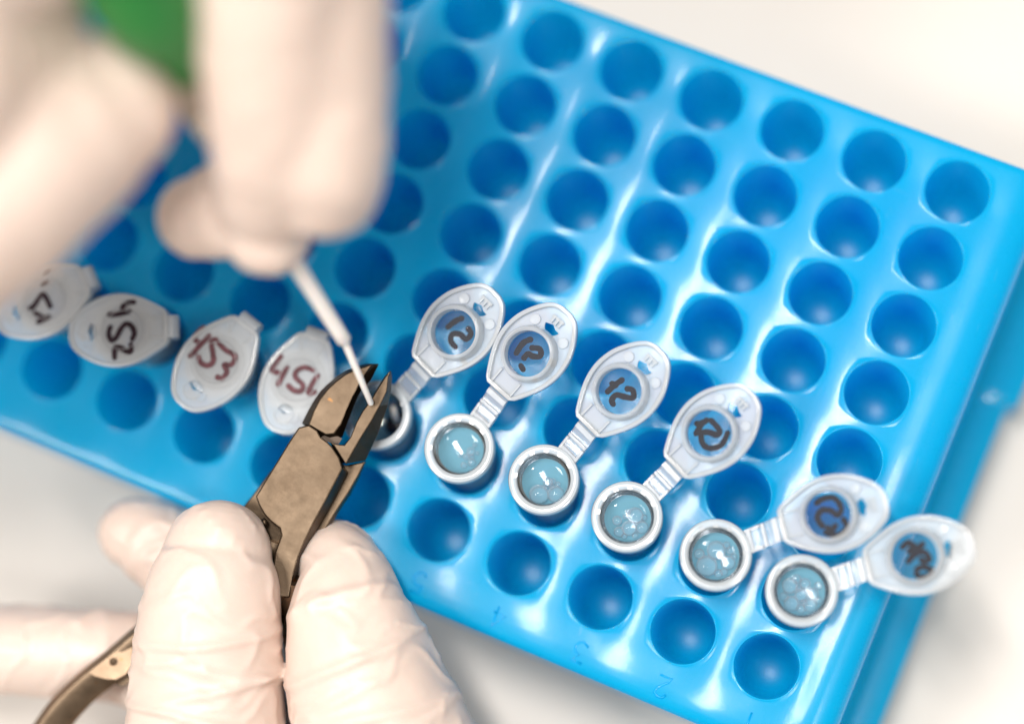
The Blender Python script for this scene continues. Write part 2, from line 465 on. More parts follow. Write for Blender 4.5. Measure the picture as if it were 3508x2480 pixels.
def build_lid(tube, inv, seat, U, W, strokes, ink, ink_w, sign, ref):
    """seat: centre of the plug; U towards the tip; W outward normal of the lid's outer face.
    strokes in photograph pixels, ref = (pixel of the seat, pixel direction of U, pixels per mm)."""
    V = W.cross(U).normalized()
    X = Matrix((U, V, W)).transposed().to_4x4(); X.translation = seat * S
    X = inv @ X
    bm = bmesh.new()
    out = lid_outline(); ins = lid_outline(inset=0.75)
    moon = circle(1.5, 14, 6.0, 0.0, math.radians(100), math.radians(260), False) + [(5.95, -0.9), (6.25, -0.2), (5.8, 0.7)]
    slab(bm, lid_outline(inset=0.35), [circle(3.8, 32)[::-1], moon], -0.55, 0.0)
    lid = from_bm('lid', bm, M_MILK, tube, smooth=False)
    lid.matrix_basis = X
    def child(name, bm_, mat, smooth=True):
        o = from_bm(name, bm_, mat, lid, smooth)
        return sharp(o) if smooth else o
    bm = bmesh.new(); band(bm, out, ins, 0.22, -1.5)
    bmesh.ops.recalc_face_normals(bm, faces=bm.faces[:])
    bmesh.ops.bevel(bm, geom=[e for e in bm.edges if e.calc_face_angle(0) > 1.0], offset=0.16, segments=2, affect='EDGES', profile=0.5)
    child('lid_edge', bm, M_EDGE)
    bm = bmesh.new(); slab(bm, circle(3.78, 32), [], -0.5, -0.06); child('lid_window', bm, M_CLEAR if sign < 0 else M_WALL, False)
    bm = bmesh.new()
    vs, fs = lathe([(4.85, -0.57), (4.8, -1.4), (4.6, -2.4), (4.45, -2.9), (4.15, -3.05), (3.85, -2.9), (3.78, -2.0), (3.76, -0.57)], 40)
    vv = [bm.verts.new(v) for v in vs]
    for f in fs: bm.faces.new([vv[i] for i in f])
    child('plug_ring', bm, M_MILK)
    # latch teeth at the tip, hinge ribs and moulding dots
    bm = bmesh.new()
    for y in (-0.8, 0.0, 0.75): box(bm, (7.0, y, -0.85), (1.2, 0.5, 0.6))
    box(bm, (7.5, 0, -0.85), (0.5, 2.4, 0.5))
    child('latch_tooth', bm, M_MILK, False)
    bm = bmesh.new()
    for sy in (-1, 1):
        box(bm, (-6.1, sy * 2.05, -0.85), (2.6, 0.42, 0.55))
        vs, fs = lathe([(0.95, -0.57), (0.9, -0.95), (0.02, -0.98)], 16)
        q = [bm.verts.new((x + 5.0, y + sy * 3.1, z)) for x, y, z in vs]
        for f in fs: bm.faces.new([q[i] for i in f])
    child('hinge_rib', bm, M_MILK, False)
    bm = bmesh.new()
    def ringlet(pts, r):
        tube_along(bm, [(x, y, 0.0) for x, y in pts], r, 6)
    if sign > 0:
        ringlet(circle(3.35, 33, a1=2 * math.pi * 33 / 32), 0.1); ringlet(circle(4.65, 33, a1=2 * math.pi * 33 / 32), 0.07)
        for sy in (-1, 1): ringlet([(-7.9, sy * 1.9), (-6.5, sy * 1.8), (-5.0, sy * 1.5)], 0.12); ringlet([(-7.2, sy * 2.9), (-5.6, sy * 2.0)], 0.08)
        ringlet([(6.0, -1.6), (6.9, -1.75), (7.9, -0.9), (8.0, 0.4), (7.2, 1.3), (6.0, 1.4)], 0.11)
        ringlet([(5.4, 2.2), (6.5, 2.6), (7.4, 1.9)], 0.09)
        child('lid_ridge', bm, M_EDGE)
    else: bm.free()
    if strokes:
        (sx, sy), (dx, dy), k = ref
        dl = math.hypot(dx, dy); dx /= dl; dy /= dl
        for q, st in enumerate(strokes):
            bm = bmesh.new()
            pts = []
            for x, y in st:
                ex, ey = (x - sx) / k, (y - sy) / k
                u = ex * dx + ey * dy; v = (ex * dy - ey * dx) * sign
                kk = 0.88 if sign < 0 else 1.0
                pts.append((u * kk, v * kk))
            ribbon(bm, pts, ink_w, 0.035 + 0.012 * q)
            child('handwritten_stroke', bm, ink, False)
    return lid

def strip(name, pts, width, side, th, mat, parent, inv):
    """a flat plastic strap along points; side = lateral direction"""
    bm = bmesh.new(); loops = []
    P = [Vector(p) for p in catmull([list(p) for p in pts], 5)]
    for i, p in enumerate(P):
        t = (P[min(i + 1, len(P) - 1)] - P[max(i - 1, 0)]).normalized()
        sd = (side - t * side.dot(t)).normalized(); n_ = t.cross(sd)
        loops.append([bm.verts.new(inv @ (q * 1.0)) for q in (p + sd * width / 2 + n_ * th / 2, p - sd * width / 2 + n_ * th / 2,
                                                       p - sd * width / 2 - n_ * th / 2, p + sd * width / 2 - n_ * th / 2)])
    for a, b in zip(loops, loops[1:]):
        for i in range(4):
            j = (i + 1) % 4
            bm.faces.new((a[i], a[j], b[j], b[i]))
    bm.faces.new(loops[0][::-1]); bm.faces.new(loops[-1])
    return from_bm(name, bm, mat, parent, False)

def build_tube(col, rim_px, rim_h, label, seat_px, seat_h, hinge_px, tip_px, closed, strokes, lift=0.0, bubbles=None, sample=False):
    top = at(*rim_px, H + rim_h)
    hole = Vector((-PX * col, PY, H))
    foot_z = H + rim_h - TL + 0.3
    foot = Vector((hole.x - (top.x - hole.x) * 0.25, hole.y - (top.y - hole.y) * 0.25, foot_z))
    zax = (top - foot).normalized()
    hd = (at(*hinge_px, H + rim_h) - top); hd -= zax * hd.dot(zax); hd.normalize()
    yax = zax.cross(hd)
    tube = empty('microtube', foot, label, 'microtube', 'small sample tubes in the rack')
    foot = top - zax * TL
    Mt = Matrix((hd, yax, zax)).transposed().to_4x4(); Mt.translation = foot * S
    tube.matrix_world = Mt
    inv = Mt.inverted()
    inv_mm = Matrix((hd, yax, zax)).to_4x4() @ Matrix.Translation(-foot)
    vs, fs = lathe([(0.05, 0), (1.3, 0.15), (1.8, 1.2), (2.6, 5), (4.45, 14.5), (4.75, 17), (5.0, 32.2)], 44)
    mesh('tube_body', vs, fs, M_BODY, tube)
    vs, fs = lathe([(4.45, 34.2), (4.4, 26), (4.2, 17), (3.9, 14.5), (2.0, 5), (1.0, 1.5), (0.05, 1.0)], 44)
    mesh('inner_wall', vs, fs, M_BODY, tube)
    vs, fs = lathe([(4.98, 32.0), (5.7, 32.2), (5.92, 32.5), (5.95, 34.5), (5.8, 34.9), (5.5, 35.0), (4.75, 35.0), (4.5, 34.8), (4.44, 34.2)], 48)
    rim = sharp(mesh('rim', vs, fs, M_RIM, tube), 50)
    bm = bmesh.new()
    for k in range(6):
        a = math.radians(-20 + 29 * k)
        r_ = Matrix.Rotation(a, 3, 'Z')
        box(bm, r_ @ Vector((4.85, 0, 34.88)), (0.8, 0.8, 0.24), r_)
    from_bm('rim_notch', bm, M_EDGE, rim, False)
    # lid
    if closed:
        seat = at(*seat_px, H + seat_h)
        U = (at(*tip_px, H + seat_h) - at(*hinge_px, H + seat_h)); U -= zax * U.dot(zax); U.normalize()
        W = zax
        seat = top + zax * 0.75 + (seat - top) * 0.0
        D = (seat - CAM).length
        build_lid(tube, inv, seat, U, W, strokes, M_INK_R if col in (7, 8) else M_INK_D, 0.95, 1, (seat_px, (tip_px[0] - hinge_px[0], tip_px[1] - hinge_px[1]), F / D))
        side = W.cross(U)
        strip('hinge_strap', [seat - U * 7.4 - W * 0.3, seat - U * 8.9 - W * 0.35, seat - U * 9.3 - W * 1.3, seat - U * 8.6 - W * 2.6, seat - U * 5.7 - W * 2.7], 3.8, side, 0.75, M_MILK, tube, inv_mm)
    else:
        seat = at(*seat_px, H + seat_h)
        U = at(*tip_px, H + seat_h + lift) - at(*hinge_px, H + seat_h - lift)
        U.normalize()
        W = Vector((0, 0, -1)); W -= U * W.dot(U); W.normalize()
        D = (seat - CAM).length
        build_lid(tube, inv, seat, U, W, strokes, M_INK_N, 1.0, -1, (seat_px, (tip_px[0] - hinge_px[0], tip_px[1] - hinge_px[1]), F / D))
        side = zax.cross(U)
        a = top - zax * 1.1 + hd * 5.2; b = seat - U * 7.0 - W * -0.3
        d = b - a
        st = strip('hinge_strap', [a, a + d * 0.3, a + d * 0.55 - zax * 0.3, a + d * 0.8, b], 3.9, side, 0.6, M_STRAP, tube, inv_mm)
        bm = bmesh.new()
        dn = d.normalized(); sd = side.normalized()
        Rm = Matrix((dn, sd, dn.cross(sd))).transposed()
        Ri = Matrix((hd, yax, zax))
        for t, wd in ((0.12, 0.7), (0.45, 0.5), (0.72, 0.9), (0.9, 0.5)):
            box(bm, inv_mm @ (a + d * t + zax * 0.18), (wd, 3.9, 0.65), Ri @ Rm)
        for sy in (-1, 1):
            box(bm, inv_mm @ (a + d * 0.22 + sd * sy * 1.75), (d.length * 0.34, 0.45, 1.0), Ri @ Rm)
        from_bm('strap_rib', bm, M_MILK, st, False)
    # content
    if not closed:
        lz = 31.4 if not sample else 23.0
        vs, fs = lathe([(0.02, lz - 0.35), (1.5, lz - 0.3), (3.0, lz - 0.1), (3.8, lz + 0.15), (4.2, lz + 0.7), (4.38, lz + 1.5), (4.44, lz + 2.3)], 40)
        lq = mesh('liquid', vs, fs, M_LIQ, tube)
        rnd = random.Random(col)
        placed = []
        for bx_, by_, br in (bubbles or []):
            # bubble positions are given in the photograph's frame about the tube's mouth
            wv = RC.transposed() @ Vector((bx_, -by_, 0))
            lx, ly = wv.dot(hd) * 1.12, wv.dot(yax) * 1.12; br *= 1.1
            bmb = bmesh.new()
            bmesh.ops.create_icosphere(bmb, subdivisions=3, radius=br)
            for v in bmb.verts: v.co += Vector((lx, ly, lz + br * 0.45))
            from_bm('bubble', bmb, M_BUB, lq)
    return tube

def PXR(region, pts):
    x0, y0, k = region
    return [(x0 + u * k, y0 + v * k) for u, v in pts]
R1 = (1380, 940, 0.4684); R2 = (1960, 1150, 0.4928); R3 = (2280, 1580, 0.4791); R4 = (0, 860, 0.2962); R5 = (540, 1020, 0.3204)
OPEN = [
 (1, (2747, 2021), 10, 'open clear microtube nearest the rack\'s corner, its lid overhanging the rack edge', (3137, 1906), 12.5, (2965, 1949), (3329, 1872),
  [PXR(R3, s) for s in ([(1670, 620), (1735, 565), (1765, 620), (1715, 645)], [(1745, 565), (1800, 610), (1860, 565)],
                        [(1715, 735), (1780, 665), (1855, 645), (1895, 700), (1845, 715), (1825, 680)], [(1780, 805), (1825, 765), (1905, 780), (1895, 825), (1825, 840), (1775, 808)])],
  [(-1.6, -0.9, 1.2), (0.6, -1.2, 0.85), (1.7, 0.3, 0.9), (0.0, 0.5, 1.0), (-1.4, 1.7, 1.15), (1.3, 2.0, 1.05), (0.0, 2.5, .7), (-2.5, 0.7, 0.7), (-0.6, -1.9, 0.7), (2.5, -0.9, 0.6), (2.6, 1.3, .55), (0.4, 1.6, .55), (-0.3, -0.5, .5)]),
 (2, (2452, 1899), 10, 'open clear microtube second from the rack\'s corner, dark scrawl under its lid', (2843, 1764), 12.5, (2668, 1810), (3018, 1728),
  [PXR(R3, s) for s in ([(1050, 300), (1130, 250), (1215, 250), (1265, 330), (1235, 385), (1185, 350), (1110, 345), (1075, 410), (1130, 490)],
                        [(1270, 400), (1310, 480), (1240, 545), (1120, 515)], [(1140, 470), (1190, 500), (1230, 450)])],
  [(0.1, -0.9, 1.45), (1.8, 0.9, 1.1), (-1.3, 1.4, 1.6), (2.2, -0.9, 0.6), (1.6, -1.7, 0.55), (0.4, 2.5, 0.65), (2.7, 0.0, 0.45), (1.2, 2.3, .6), (-2.4, -0.4, 0.8)]),
 (3, (2147, 1768), 10, 'open clear microtube third from the rack\'s corner, large bubbles inside', (2436, 1485), 12.5, (2315, 1598), (2569, 1357),
  [PXR(R2, s) for s in ([(830, 600), (890, 600), (950, 560)], [(910, 570), (835, 700)], [(950, 560), (1030, 650), (1010, 690), (950, 670), (890, 680), (900, 760), (960, 795), (1050, 765), (1105, 655)])],
  [(1.1, -0.5, 1.25), (0.2, 1.4, 1.15), (2.1, 1.3, 1.0), (-1.3, 1.9, 0.8), (-1.6, 0.2, 0.75), (-0.4, -0.4, 0.4), (0.0, -1.1, 0.4), (2.4, -0.2, 0.5), (1.1, 2.5, .5), (-0.5, 2.6, .45)]),
 (4, (1862, 1640), 10, 'open clear microtube fourth from the rack\'s corner, small cluster of bubbles inside', (2130, 1342), 12.5, (2014, 1475), (2256, 1224),
  [PXR(R2, s) for s in ([(365, 285), (290, 335), (215, 405)], [(245, 315), (315, 350)], [(365, 365), (430, 375), (435, 435), (370, 430), (300, 415), (265, 460), (290, 505)])],
  [(0.4, 0.0, 0.75), (1.1, -0.1, 0.5), (0.9, 0.6, 0.45), (-0.9, 1.9, 1.5), (1.6, 1.9, 1.3), (0.1, 0.8, 0.35), (1.9, 0.3, .4)]),
 (5, (1572, 1533), 10, 'open clear microtube fifth from the rack\'s corner, next to the one under the cutter', (1818, 1214), 12.5, (1708, 1347), (1937, 1076),
  [PXR(R1, s) for s in ([(955, 455), (870, 490), (800, 595)], [(840, 660), (885, 730)], [(920, 530), (1010, 540), (1015, 600), (950, 600), (910, 580), (865, 635)], [(1140, 620), (1115, 690)], [(955, 805), (995, 790)])],
  [(1.4, 0.1, 0.65), (0.7, 0.9, 0.5), (1.5, 0.9, 0.45), (-0.2, 0.7, 0.3), (2.0, -0.9, 0.35), (1.6, 1.8, 0.6), (0.4, 2.2, .5), (2.4, .4, .3)]),
 (6, (1289, 1419), 8, 'open microtube under the cutter\'s jaws, dark sample inside', (1567, 1141), 11.0, (1462, 1268), (1703, 1020),
  [PXR(R1, s) for s in ([(455, 300), (380, 330), (300, 395)], [(475, 375), (515, 430), (475, 480), (420, 440), (355, 440), (345, 500), (400, 560)], [(435, 640), (480, 690)])],
  [(1.0, 0.2, 0.6), (0.2, 1.4, .7)]),
]
for col, rim, hgt, label, seat, sh, hinge, tip, strokes, bub in OPEN:
    build_tube(col, rim, hgt, label, seat, sh, hinge, tip, False, strokes, 1.2, bub, sample=(col == 6))
CLOSED = [
 (7, (1024, 1305), 7.6, 'closed microtube marked 45, partly covered by the cutter', (1097, 1139), (969, 1481),
  [PXR(R5, s) for s in ([(1335, 605), (1270, 700), (1225, 780), (1320, 805)], [(1400, 725), (1340, 840), (1285, 955)],
                        [(1700, 800), (1585, 755), (1495, 790), (1485, 860), (1565, 945), (1545, 1010), (1465, 1000), (1390, 930)], [(1745, 830), (1680, 910), (1630, 1035), (1720, 1015)])]),
 (8, (746, 1240), 10.5, 'closed microtube with 453 written on its lid, second from the cutter', (860, 1097), (633, 1376),
  [PXR(R5, s) for s in ([(515, 305), (435, 375), (395, 440), (470, 490)], [(575, 390), (470, 500), (335, 645)],
                        [(660, 450), (585, 475), (600, 600), (605, 690), (540, 730), (465, 690), (440, 605)], [(640, 470), (735, 565), (800, 600), (845, 650), (800, 725), (725, 725), (755, 800), (700, 870), (630, 840)])]),
 (9, (424, 1132), 12.0, 'closed microtube with 452 on its lid, hinge tab pointing towards 453', (607, 1121), (240, 1144),
  [PXR(R4, s) for s in ([(1590, 600), (1490, 610), (1430, 650), (1430, 720)], [(1240, 745), (1380, 735), (1540, 700)],
                        [(1300, 860), (1270, 950), (1300, 1035), (1360, 1010), (1420, 900), (1480, 850), (1545, 880), (1580, 960), (1545, 1050)], [(1540, 1060), (1545, 1160), (1490, 1165), (1430, 1130), (1360, 1120), (1350, 1180), (1355, 1270)])]),
 (10, (157, 1026), 11.5, 'closed microtube half hidden behind the blurred hand, marked 451', (329, 946), (-10, 1100),
  [PXR(R4, s) for s in ([(330, 660), (400, 650), (500, 505), (560, 560), (620, 675)], [(400, 715), (530, 775)], [(445, 835), (625, 755)], [(480, 400), (570, 340)], [(500, 270), (580, 210)])]),
]
for col, seat, hgt, label, hinge, tip, strokes in CLOSED:
    build_tube(col, seat, hgt, label, seat, hgt, hinge, tip, True, strokes)

# ------------------------------------------------------------------ cutter
RT = (840, 1200, 0.4312)
ZT = H + 16.0
def tp(u, v, z=ZT):
    p = at(RT[0] + u * RT[2], RT[1] + v * RT[2], z)
    for _ in range(3): p = at(RT[0] + u * RT[2], RT[1] + v * RT[2], z + 0.12 * (p.y - 16))
    return p
def piece(name, layers, mat, parent, base, bev=0.0, ang=30):
    """layers: list of (z, outline in close-up pixels) of equal length"""
    loops = [[tp(u, v, ZT + z) for u, v in ol] for z, ol in layers]
    vs, fs = loft(loops, True, True)
    bm = bmesh.new(); vv = [bm.verts.new(v - base) for v in vs]
    for f in fs: bm.faces.new([vv[i] for i in f])
    bmesh.ops.recalc_face_normals(bm, faces=bm.faces[:])
    if bev:
        es = [e for e in bm.edges if len(e.link_faces) == 2 and e.calc_face_angle(0) > math.radians(28)]
        bmesh.ops.bevel(bm, geom=es, offset=bev, segments=2, affect='EDGES', profile=0.5)
    o = from_bm(name, bm, mat, parent)
    sharp(o, 12)
    for p in o.data.polygons:
        if p.area > 0.8e-6: p.use_smooth = False
    return o
def bar(name, path, mat, parent, base, tilt=0.0, round_=1.4, per=6):
    """bar of rounded-rectangle section; path rows (u, v, dz, half width, half height)"""
    P = catmull([list(p) for p in path], per)
    C3 = [tp(p[0], p[1]) + Vector((0, 0, p[2])) for p in P]
    loops = []
    for k, p in enumerate(P):
        t = (C3[min(k + 1, len(P) - 1)] - C3[max(k - 1, 0)]).normalized()
        sd = t.cross(Vector((0, 0, 1))).normalized(); up = sd.cross(t)
        a, b = p[3], p[4]; c_ = min(round_, a * 0.6, b * 0.6)
        sec = [(a, -b + c_), (a, b - c_), (a - c_ * .3, b - c_ * .3), (a - c_, b), (-a + c_, b), (-a + c_ * .3, b - c_ * .3), (-a, b - c_), (-a, -b + c_), (-a + c_, -b), (a - c_, -b)]
        ct, st = math.cos(tilt), math.sin(tilt)
        loops.append([C3[k] - base + sd * (x * ct - y * st) + up * (x * st + y * ct) for x, y in sec])
    vs, fs = loft(loops)
    return sharp(mesh(name, vs, fs, mat, parent), 40)
def build_cutter():
    base = tp(450, 1000, H + 9.5); base.z = H + 9.0
    cut = empty('cutter', base, 'small worn steel side cutter gripped by the gloved hand, jaws open round a white stick', 'cutter')
    # left jaw, hollow ground
    topL = [(505, 592), (545, 480), (592, 392), (652, 312), (722, 246), (800, 188), (880, 152), (960, 126), (1016, 106), (942, 204), (900, 284), (852, 372), (802, 482), (762, 582), (704, 664), (640, 668), (572, 632)]
    lowL = [(450, 580), (505, 470), (550, 392), (600, 322), (660, 264), (724, 210), (802, 160), (882, 128), (960, 106), (1062, 108), (1000, 232), (912, 332), (866, 432), (818, 562), (772, 690), (690, 712), (600, 690)]
    piece('jaw', [(-6.4, lowL), (-2.6, lowL), (-0.75, topL)], M_METAL, cut, base, 0.18)
    # body plate with the lap joint
    topA = [(425, 612), (506, 594), (570, 636), (600, 690), (652, 728), (692, 768), (746, 852), (772, 938), (700, 1075), (640, 1190), (540, 1375), (480, 1500), (420, 1640), (375, 1800), (345, 1960),
            (250, 1960), (222, 1750), (238, 1600), (288, 1470), (276, 1412), (202, 1357), (152, 1302), (112, 1232), (84, 1160), (160, 1035), (250, 890), (340, 742)]
    lowA = list(topA); lowA[7] = (815, 968); lowA[8] = (752, 1092); lowA[9] = (690, 1210); lowA[10] = (585, 1395); lowA[11] = (515, 1520); lowA[12] = (450, 1655); lowA[13] = (400, 1810); lowA[14] = (365, 1970)
    piece('body_plate', [(-3.2, lowA), (-2.4, lowA), (0.0, topA)], M_METAL, cut, base, 0.22)
    # right jaw with its long ground flank
    topR = [(1152, 162), (1136, 214), (1122, 330), (1066, 442), (1002, 560), (900, 722), (797, 905), (757, 838), (704, 756), (676, 732), (742, 748), (788, 752), (836, 690), (884, 572), (934, 482), (1002, 392), (1060, 292), (1112, 210)]
    lowR = [(1160, 160), (1166, 222), (1160, 300), (1136, 430), (1056, 660), (990, 800), (955, 875), (757, 900), (704, 800), (676, 736), (742, 752), (788, 757), (836, 700), (884, 590), (926, 500), (990, 402), (1050, 300), (1106, 208)]
    piece('jaw', [(-6.2, lowR), (-3.4, lowR), (-0.35, topR)], M_METAL, cut, base, 0.16)
    # lower lever: shows on the right flank and runs on into the left handle
    topB = [(800, 915), (955, 882), (900, 990), (820, 1130), (730, 1265), (648, 1400), (590, 1500), (520, 1620), (440, 1780), (330, 1760), (260, 1560), (120, 1460), (20, 1330), (-30, 1260), (60, 1150), (200, 960), (500, 760)]
    lowB = list(topB); lowB[1] = (962, 880); lowB[2] = (912, 1002); lowB[3] = (836, 1145); lowB[4] = (745, 1280); lowB[5] = (662, 1415)
    piece('lower_lever', [(-6.5, lowB), (-4.6, lowB), (-3.25, topB)], M_METAL, cut, base, 0.2)
    # dark recess beside the joint
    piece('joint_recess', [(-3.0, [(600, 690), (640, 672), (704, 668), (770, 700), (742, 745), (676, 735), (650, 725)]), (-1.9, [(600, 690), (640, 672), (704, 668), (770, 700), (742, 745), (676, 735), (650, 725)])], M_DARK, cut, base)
    pin = [(150 + 24 * math.cos(a), 1365 + 34 * math.sin(a)) for a in [i * math.pi / 8 for i in range(16)]]
    piece('joint_pin', [(-3.2, pin), (-0.9, pin), (-0.5, [(150 + (u - 150) * .7, 1365 + (v - 1365) * .7) for u, v in pin])], M_METAL, cut, base)
    # handles
    def c3(u, v): return ((u * 0.61 - RT[0]) / RT[2], (1490 + v * 0.61 - RT[1]) / RT[2])
    bar('handle', [(280, 1520, -4.6, 4.0, 1.9), (150, 1700, -5, 3.2, 2.0), (*c3(1010, 960), -5.5, 2.9, 2.0), (*c3(800, 1110), -6, 2.9, 2.0), (*c3(600, 1270), -6.2, 2.7, 2.0), (*c3(430, 1400), -6.4, 2.6, 2.0), (*c3(290, 1540), -6.6, 2.7, 2.0), (*c3(190, 1680), -6.8, 2.8, 2.0), (*c3(80, 1850), -7, 2.8, 2.0)], M_METAL2, cut, base, 0.5)
    bar('handle', [(330, 1800, -2.0, 2.8, 1.9), (290, 2000, -4.5, 2.0, 2.0), (275, 2250, -11, 1.8, 2.0), (300, 2600, -16, 1.8, 2.0), (340, 3000, -18, 1.8, 2.0)], M_METAL2, cut, base, -0.2)
    lug = [c3(*p) for p in ((470, 1330), (520, 1285), (590, 1235), (660, 1190), (705, 1170), (712, 1230), (705, 1290), (672, 1340), (620, 1368), (560, 1365), (505, 1350))]
    hole = [c3(604 + 24 * math.cos(a), 1268 + 24 * math.sin(a)) for a in [i * math.pi / 7 for i in range(14)]]
    bm = bmesh.new()
    w2 = lambda L_: [tuple((tp(u, v) - base).xy) for u, v in L_]
    lz = tp(*lug[5]).z - base.z
    slab(bm, w2(lug), [w2(hole)], lz - 6.2, lz - 3.7)
    from_bm('spring_lug', bm, M_METAL2, cut, False)
    lip = [c3(*p) for p in ((700, 1180), (760, 1140), (790, 1200), (780, 1290), (745, 1330), (705, 1300))]
    piece('spring_clip', [(-6.8, lip), (-5.4, lip)], M_DARK, cut, base)
    sp = [c3(*p) for p in ((560, 1372), (660, 1350), (730, 1320), (760, 1370), (690, 1405), (600, 1390))]
    piece('spring_blade', [(-7.4, sp), (-6.6, sp)], M_METAL, cut, base)
build_cutter()

# ------------------------------------------------------------------ swab
def build_swab():
    tip = at(1272, 1385, H + 16.6); brk = at(1180, 1168, H + 28); hold = at(985, 862, H + 47)
    d = (hold - brk).normalized()
    far = hold + d * 26
    base = tip
    sw = empty('swab', base, 'white plastic swab stick with a green grip, held by the blurred hand over the cutter', 'swab')
    def rod(name, pts, mat, n=20):
        bm = bmesh.new()
        tube_along(bm, [p - base for p, _ in pts], [r for _, r in pts], n)
        return sharp(from_bm(name, bm, mat, sw), 50)
    rod('thin_tip', [(tip, 0.35), (tip + (brk - tip) * 0.02, 0.5), (tip + (brk - tip) * 0.5, 0.56), (brk, 0.62)], M_SWAB)
    rod('shaft', [(brk - d * 0.6, 0.62), (brk + d * 0.4, 1.25), (brk + d * 3, 1.2), (hold, 1.3), (far, 1.4)], M_SWAB)
    # grip at the far end, seen between the fingers
    g0 = ad(440, 245, H + 68); g1 = ad(402, 105, H + 82); g2 = ad(322, -10, H + 94); g3 = ad(220, -230, H + 110)
    rod('neck', [(far, 1.8), (g0, 2.6), (g0 + (g1 - g0) * 0.7, 3.2)], M_NECK)
    rod('grip', [(g0 + (g1 - g0) * 0.6, 3.0), (g1, 4.4), (g1 + (g2 - g1) * 0.5, 6.8), (g2, 8.0), (g3, 8.4)], M_GREEN)
build_swab()
# the cut-off end of a stick standing in the tube under the jaws
def build_stub():
    a = at(1345, 1395, H + 5); b = at(1362, 1452, H - 1.0)
    o = empty('cut_stick_end', b, 'cut-off end of a white stick inside the tube under the cutter', 'stick')
    bm = bmesh.new(); tube_along(bm, [b - b, (a - b) * 0.5, a - b], [0.6, 0.62, 0.55], 14)
    from_bm('stick', bm, M_SWAB, o)
    bm = bmesh.new(); bmesh.ops.create_icosphere(bm, subdivisions=3, radius=1.0)
    for v in bm.verts:
        v.co = v.co * (1.9 + 0.8 * noise.noise(v.co * 1.6)); v.co += Vector((0, 0, -0.3))
    from_bm('stained_tip', bm, M_SAMPLE, o)
build_stub()

# ------------------------------------------------------------------ gloved hands
def limb(bm, path, wrinkles=(), n=110, step=0.4, flat=0.0):
    """tapered finger along (point, radius); wrinkles = (arc position mm, height mm, width mm, skew, angle, spread)"""
    rows = catmull([[p.x, p.y, p.z, r] for p, r in path], 24)
    pts = [Vector(r[:3]) for r in rows]; rad = [r[3] for r in rows]
    s = [0.0]
    for a, b in zip(pts, pts[1:]): s.append(s[-1] + (b - a).length)
    tot = s[-1]; m_ = max(8, int(tot / step))
    C, Rr = [], []; k = 0
    for i in range(m_ + 1):
        q = tot * i / m_
        while k < len(s) - 2 and s[k + 1] < q: k += 1
        t = (q - s[k]) / max(1e-9, s[k + 1] - s[k])
        C.append(pts[k].lerp(pts[k + 1], t)); Rr.append(rad[k] * (1 - t) + rad[k + 1] * t)
    prev = None; up = None
    def ring(c, T, r, arc):
        nonlocal prev, up
        view = (CAM - c).normalized()
        sd = T.cross(view).normalized(); vv = sd.cross(T).normalized()
        lp = []
        for j in range(n):
            a = 2 * math.pi * j / n          # a = 0 faces the camera side
            off = 0.0
            for (p, hgt, wd, skew, ang, spread) in wrinkles:
                x = arc - p - skew * math.sin(a) - 1.1 * (1 - math.cos(a)) * (1 if skew >= 0 else -1) * 0.6 - 0.5 * noise.noise(Vector((math.cos(a) * 1.5, math.sin(a) * 1.5, p)))
                da = (a - ang + math.pi) % (2 * math.pi) - math.pi
                off += 1.0 * hgt * math.exp(-(x / wd) ** 2) * math.exp(-(da / spread) ** 2)
            q = c + (vv * math.cos(a) * (1 - flat) + sd * math.sin(a)) * (r + off)
            wq = Vector((arc * 0.2 + 1.2 * noise.noise(q * 0.12), math.cos(a) * 0.8 + q.x * 0.01, math.sin(a) * 0.8))
            rg = 1 - abs(noise.noise(wq + Vector((7.3, len(path), 0))) * 1.7)
            rg2 = 1 - abs(noise.noise(wq * 2.1 + Vector((1.3, 4.0, len(path)))) * 1.8)
            fold = min(1.0, max(0.0, (arc - 4) / 10))
            off2 = 0.3 * noise.noise(q * 0.13) + fold * (0.5 * max(0, rg) ** 9 + 0.1 * max(0, rg2) ** 6) - 0.05
            q = c + (vv * math.cos(a) * (1 - flat) + sd * math.sin(a)) * (r + off + off2)
            lp.append(bm.verts.new(q))
        if prev:
            for j in range(n):
                k2 = (j + 1) % n
                bm.faces.new((prev[j], prev[k2], lp[k2], lp[j]))
        prev = lp; return lp
    T0 = (C[1] - C[0]).normalized(); T1 = (C[-1] - C[-2]).normalized()
    first = None
    for e in (0.985, 0.9, 0.75, 0.55, 0.3):
        lp = ring(C[0] - T0 * Rr[0] * e, T0, Rr[0] * math.sqrt(1 - e * e), 0)
        if first is None: bm.faces.new(lp[::-1]); first = lp
    for i in range(m_ + 1):
        T = (C[min(i + 1, m_)] - C[max(i - 1, 0)]).normalized()
        ring(C[i], T, Rr[i], tot * i / m_)
    for e in (0.2, 0.4, 0.55, 0.7, 0.82, 0.91, 0.97, 0.995):
        lp = ring(C[-1] + T1 * Rr[-1] * e, T1, Rr[-1] * math.sqrt(1 - e * e), tot + Rr[-1] * e)
    bm.faces.new(lp)
def hand(name, label, limbs, voxel, smooth_it=4):
    bm = bmesh.new()
    for kw in limbs: limb(bm, **kw)
    o = from_bm(name, bm, M_GLOVE)
    o['label'] = label; o['category'] = 'gloved hand'; o['group'] = 'gloved hands'
    md = o.modifiers.new('remesh', 'REMESH'); md.mode = 'VOXEL'; md.voxel_size = voxel * S; md.use_smooth_shade = True
    ms = o.modifiers.new('smooth', 'SMOOTH'); ms.iterations = smooth_it; ms.factor = 0.5
    dg = bpy.context.evaluated_depsgraph_get()
    me = bpy.data.meshes.new_from_object(o.evaluated_get(dg))
    o.modifiers.clear(); o.data = me
    for p in me.polygons: p.use_smooth = True
    return o
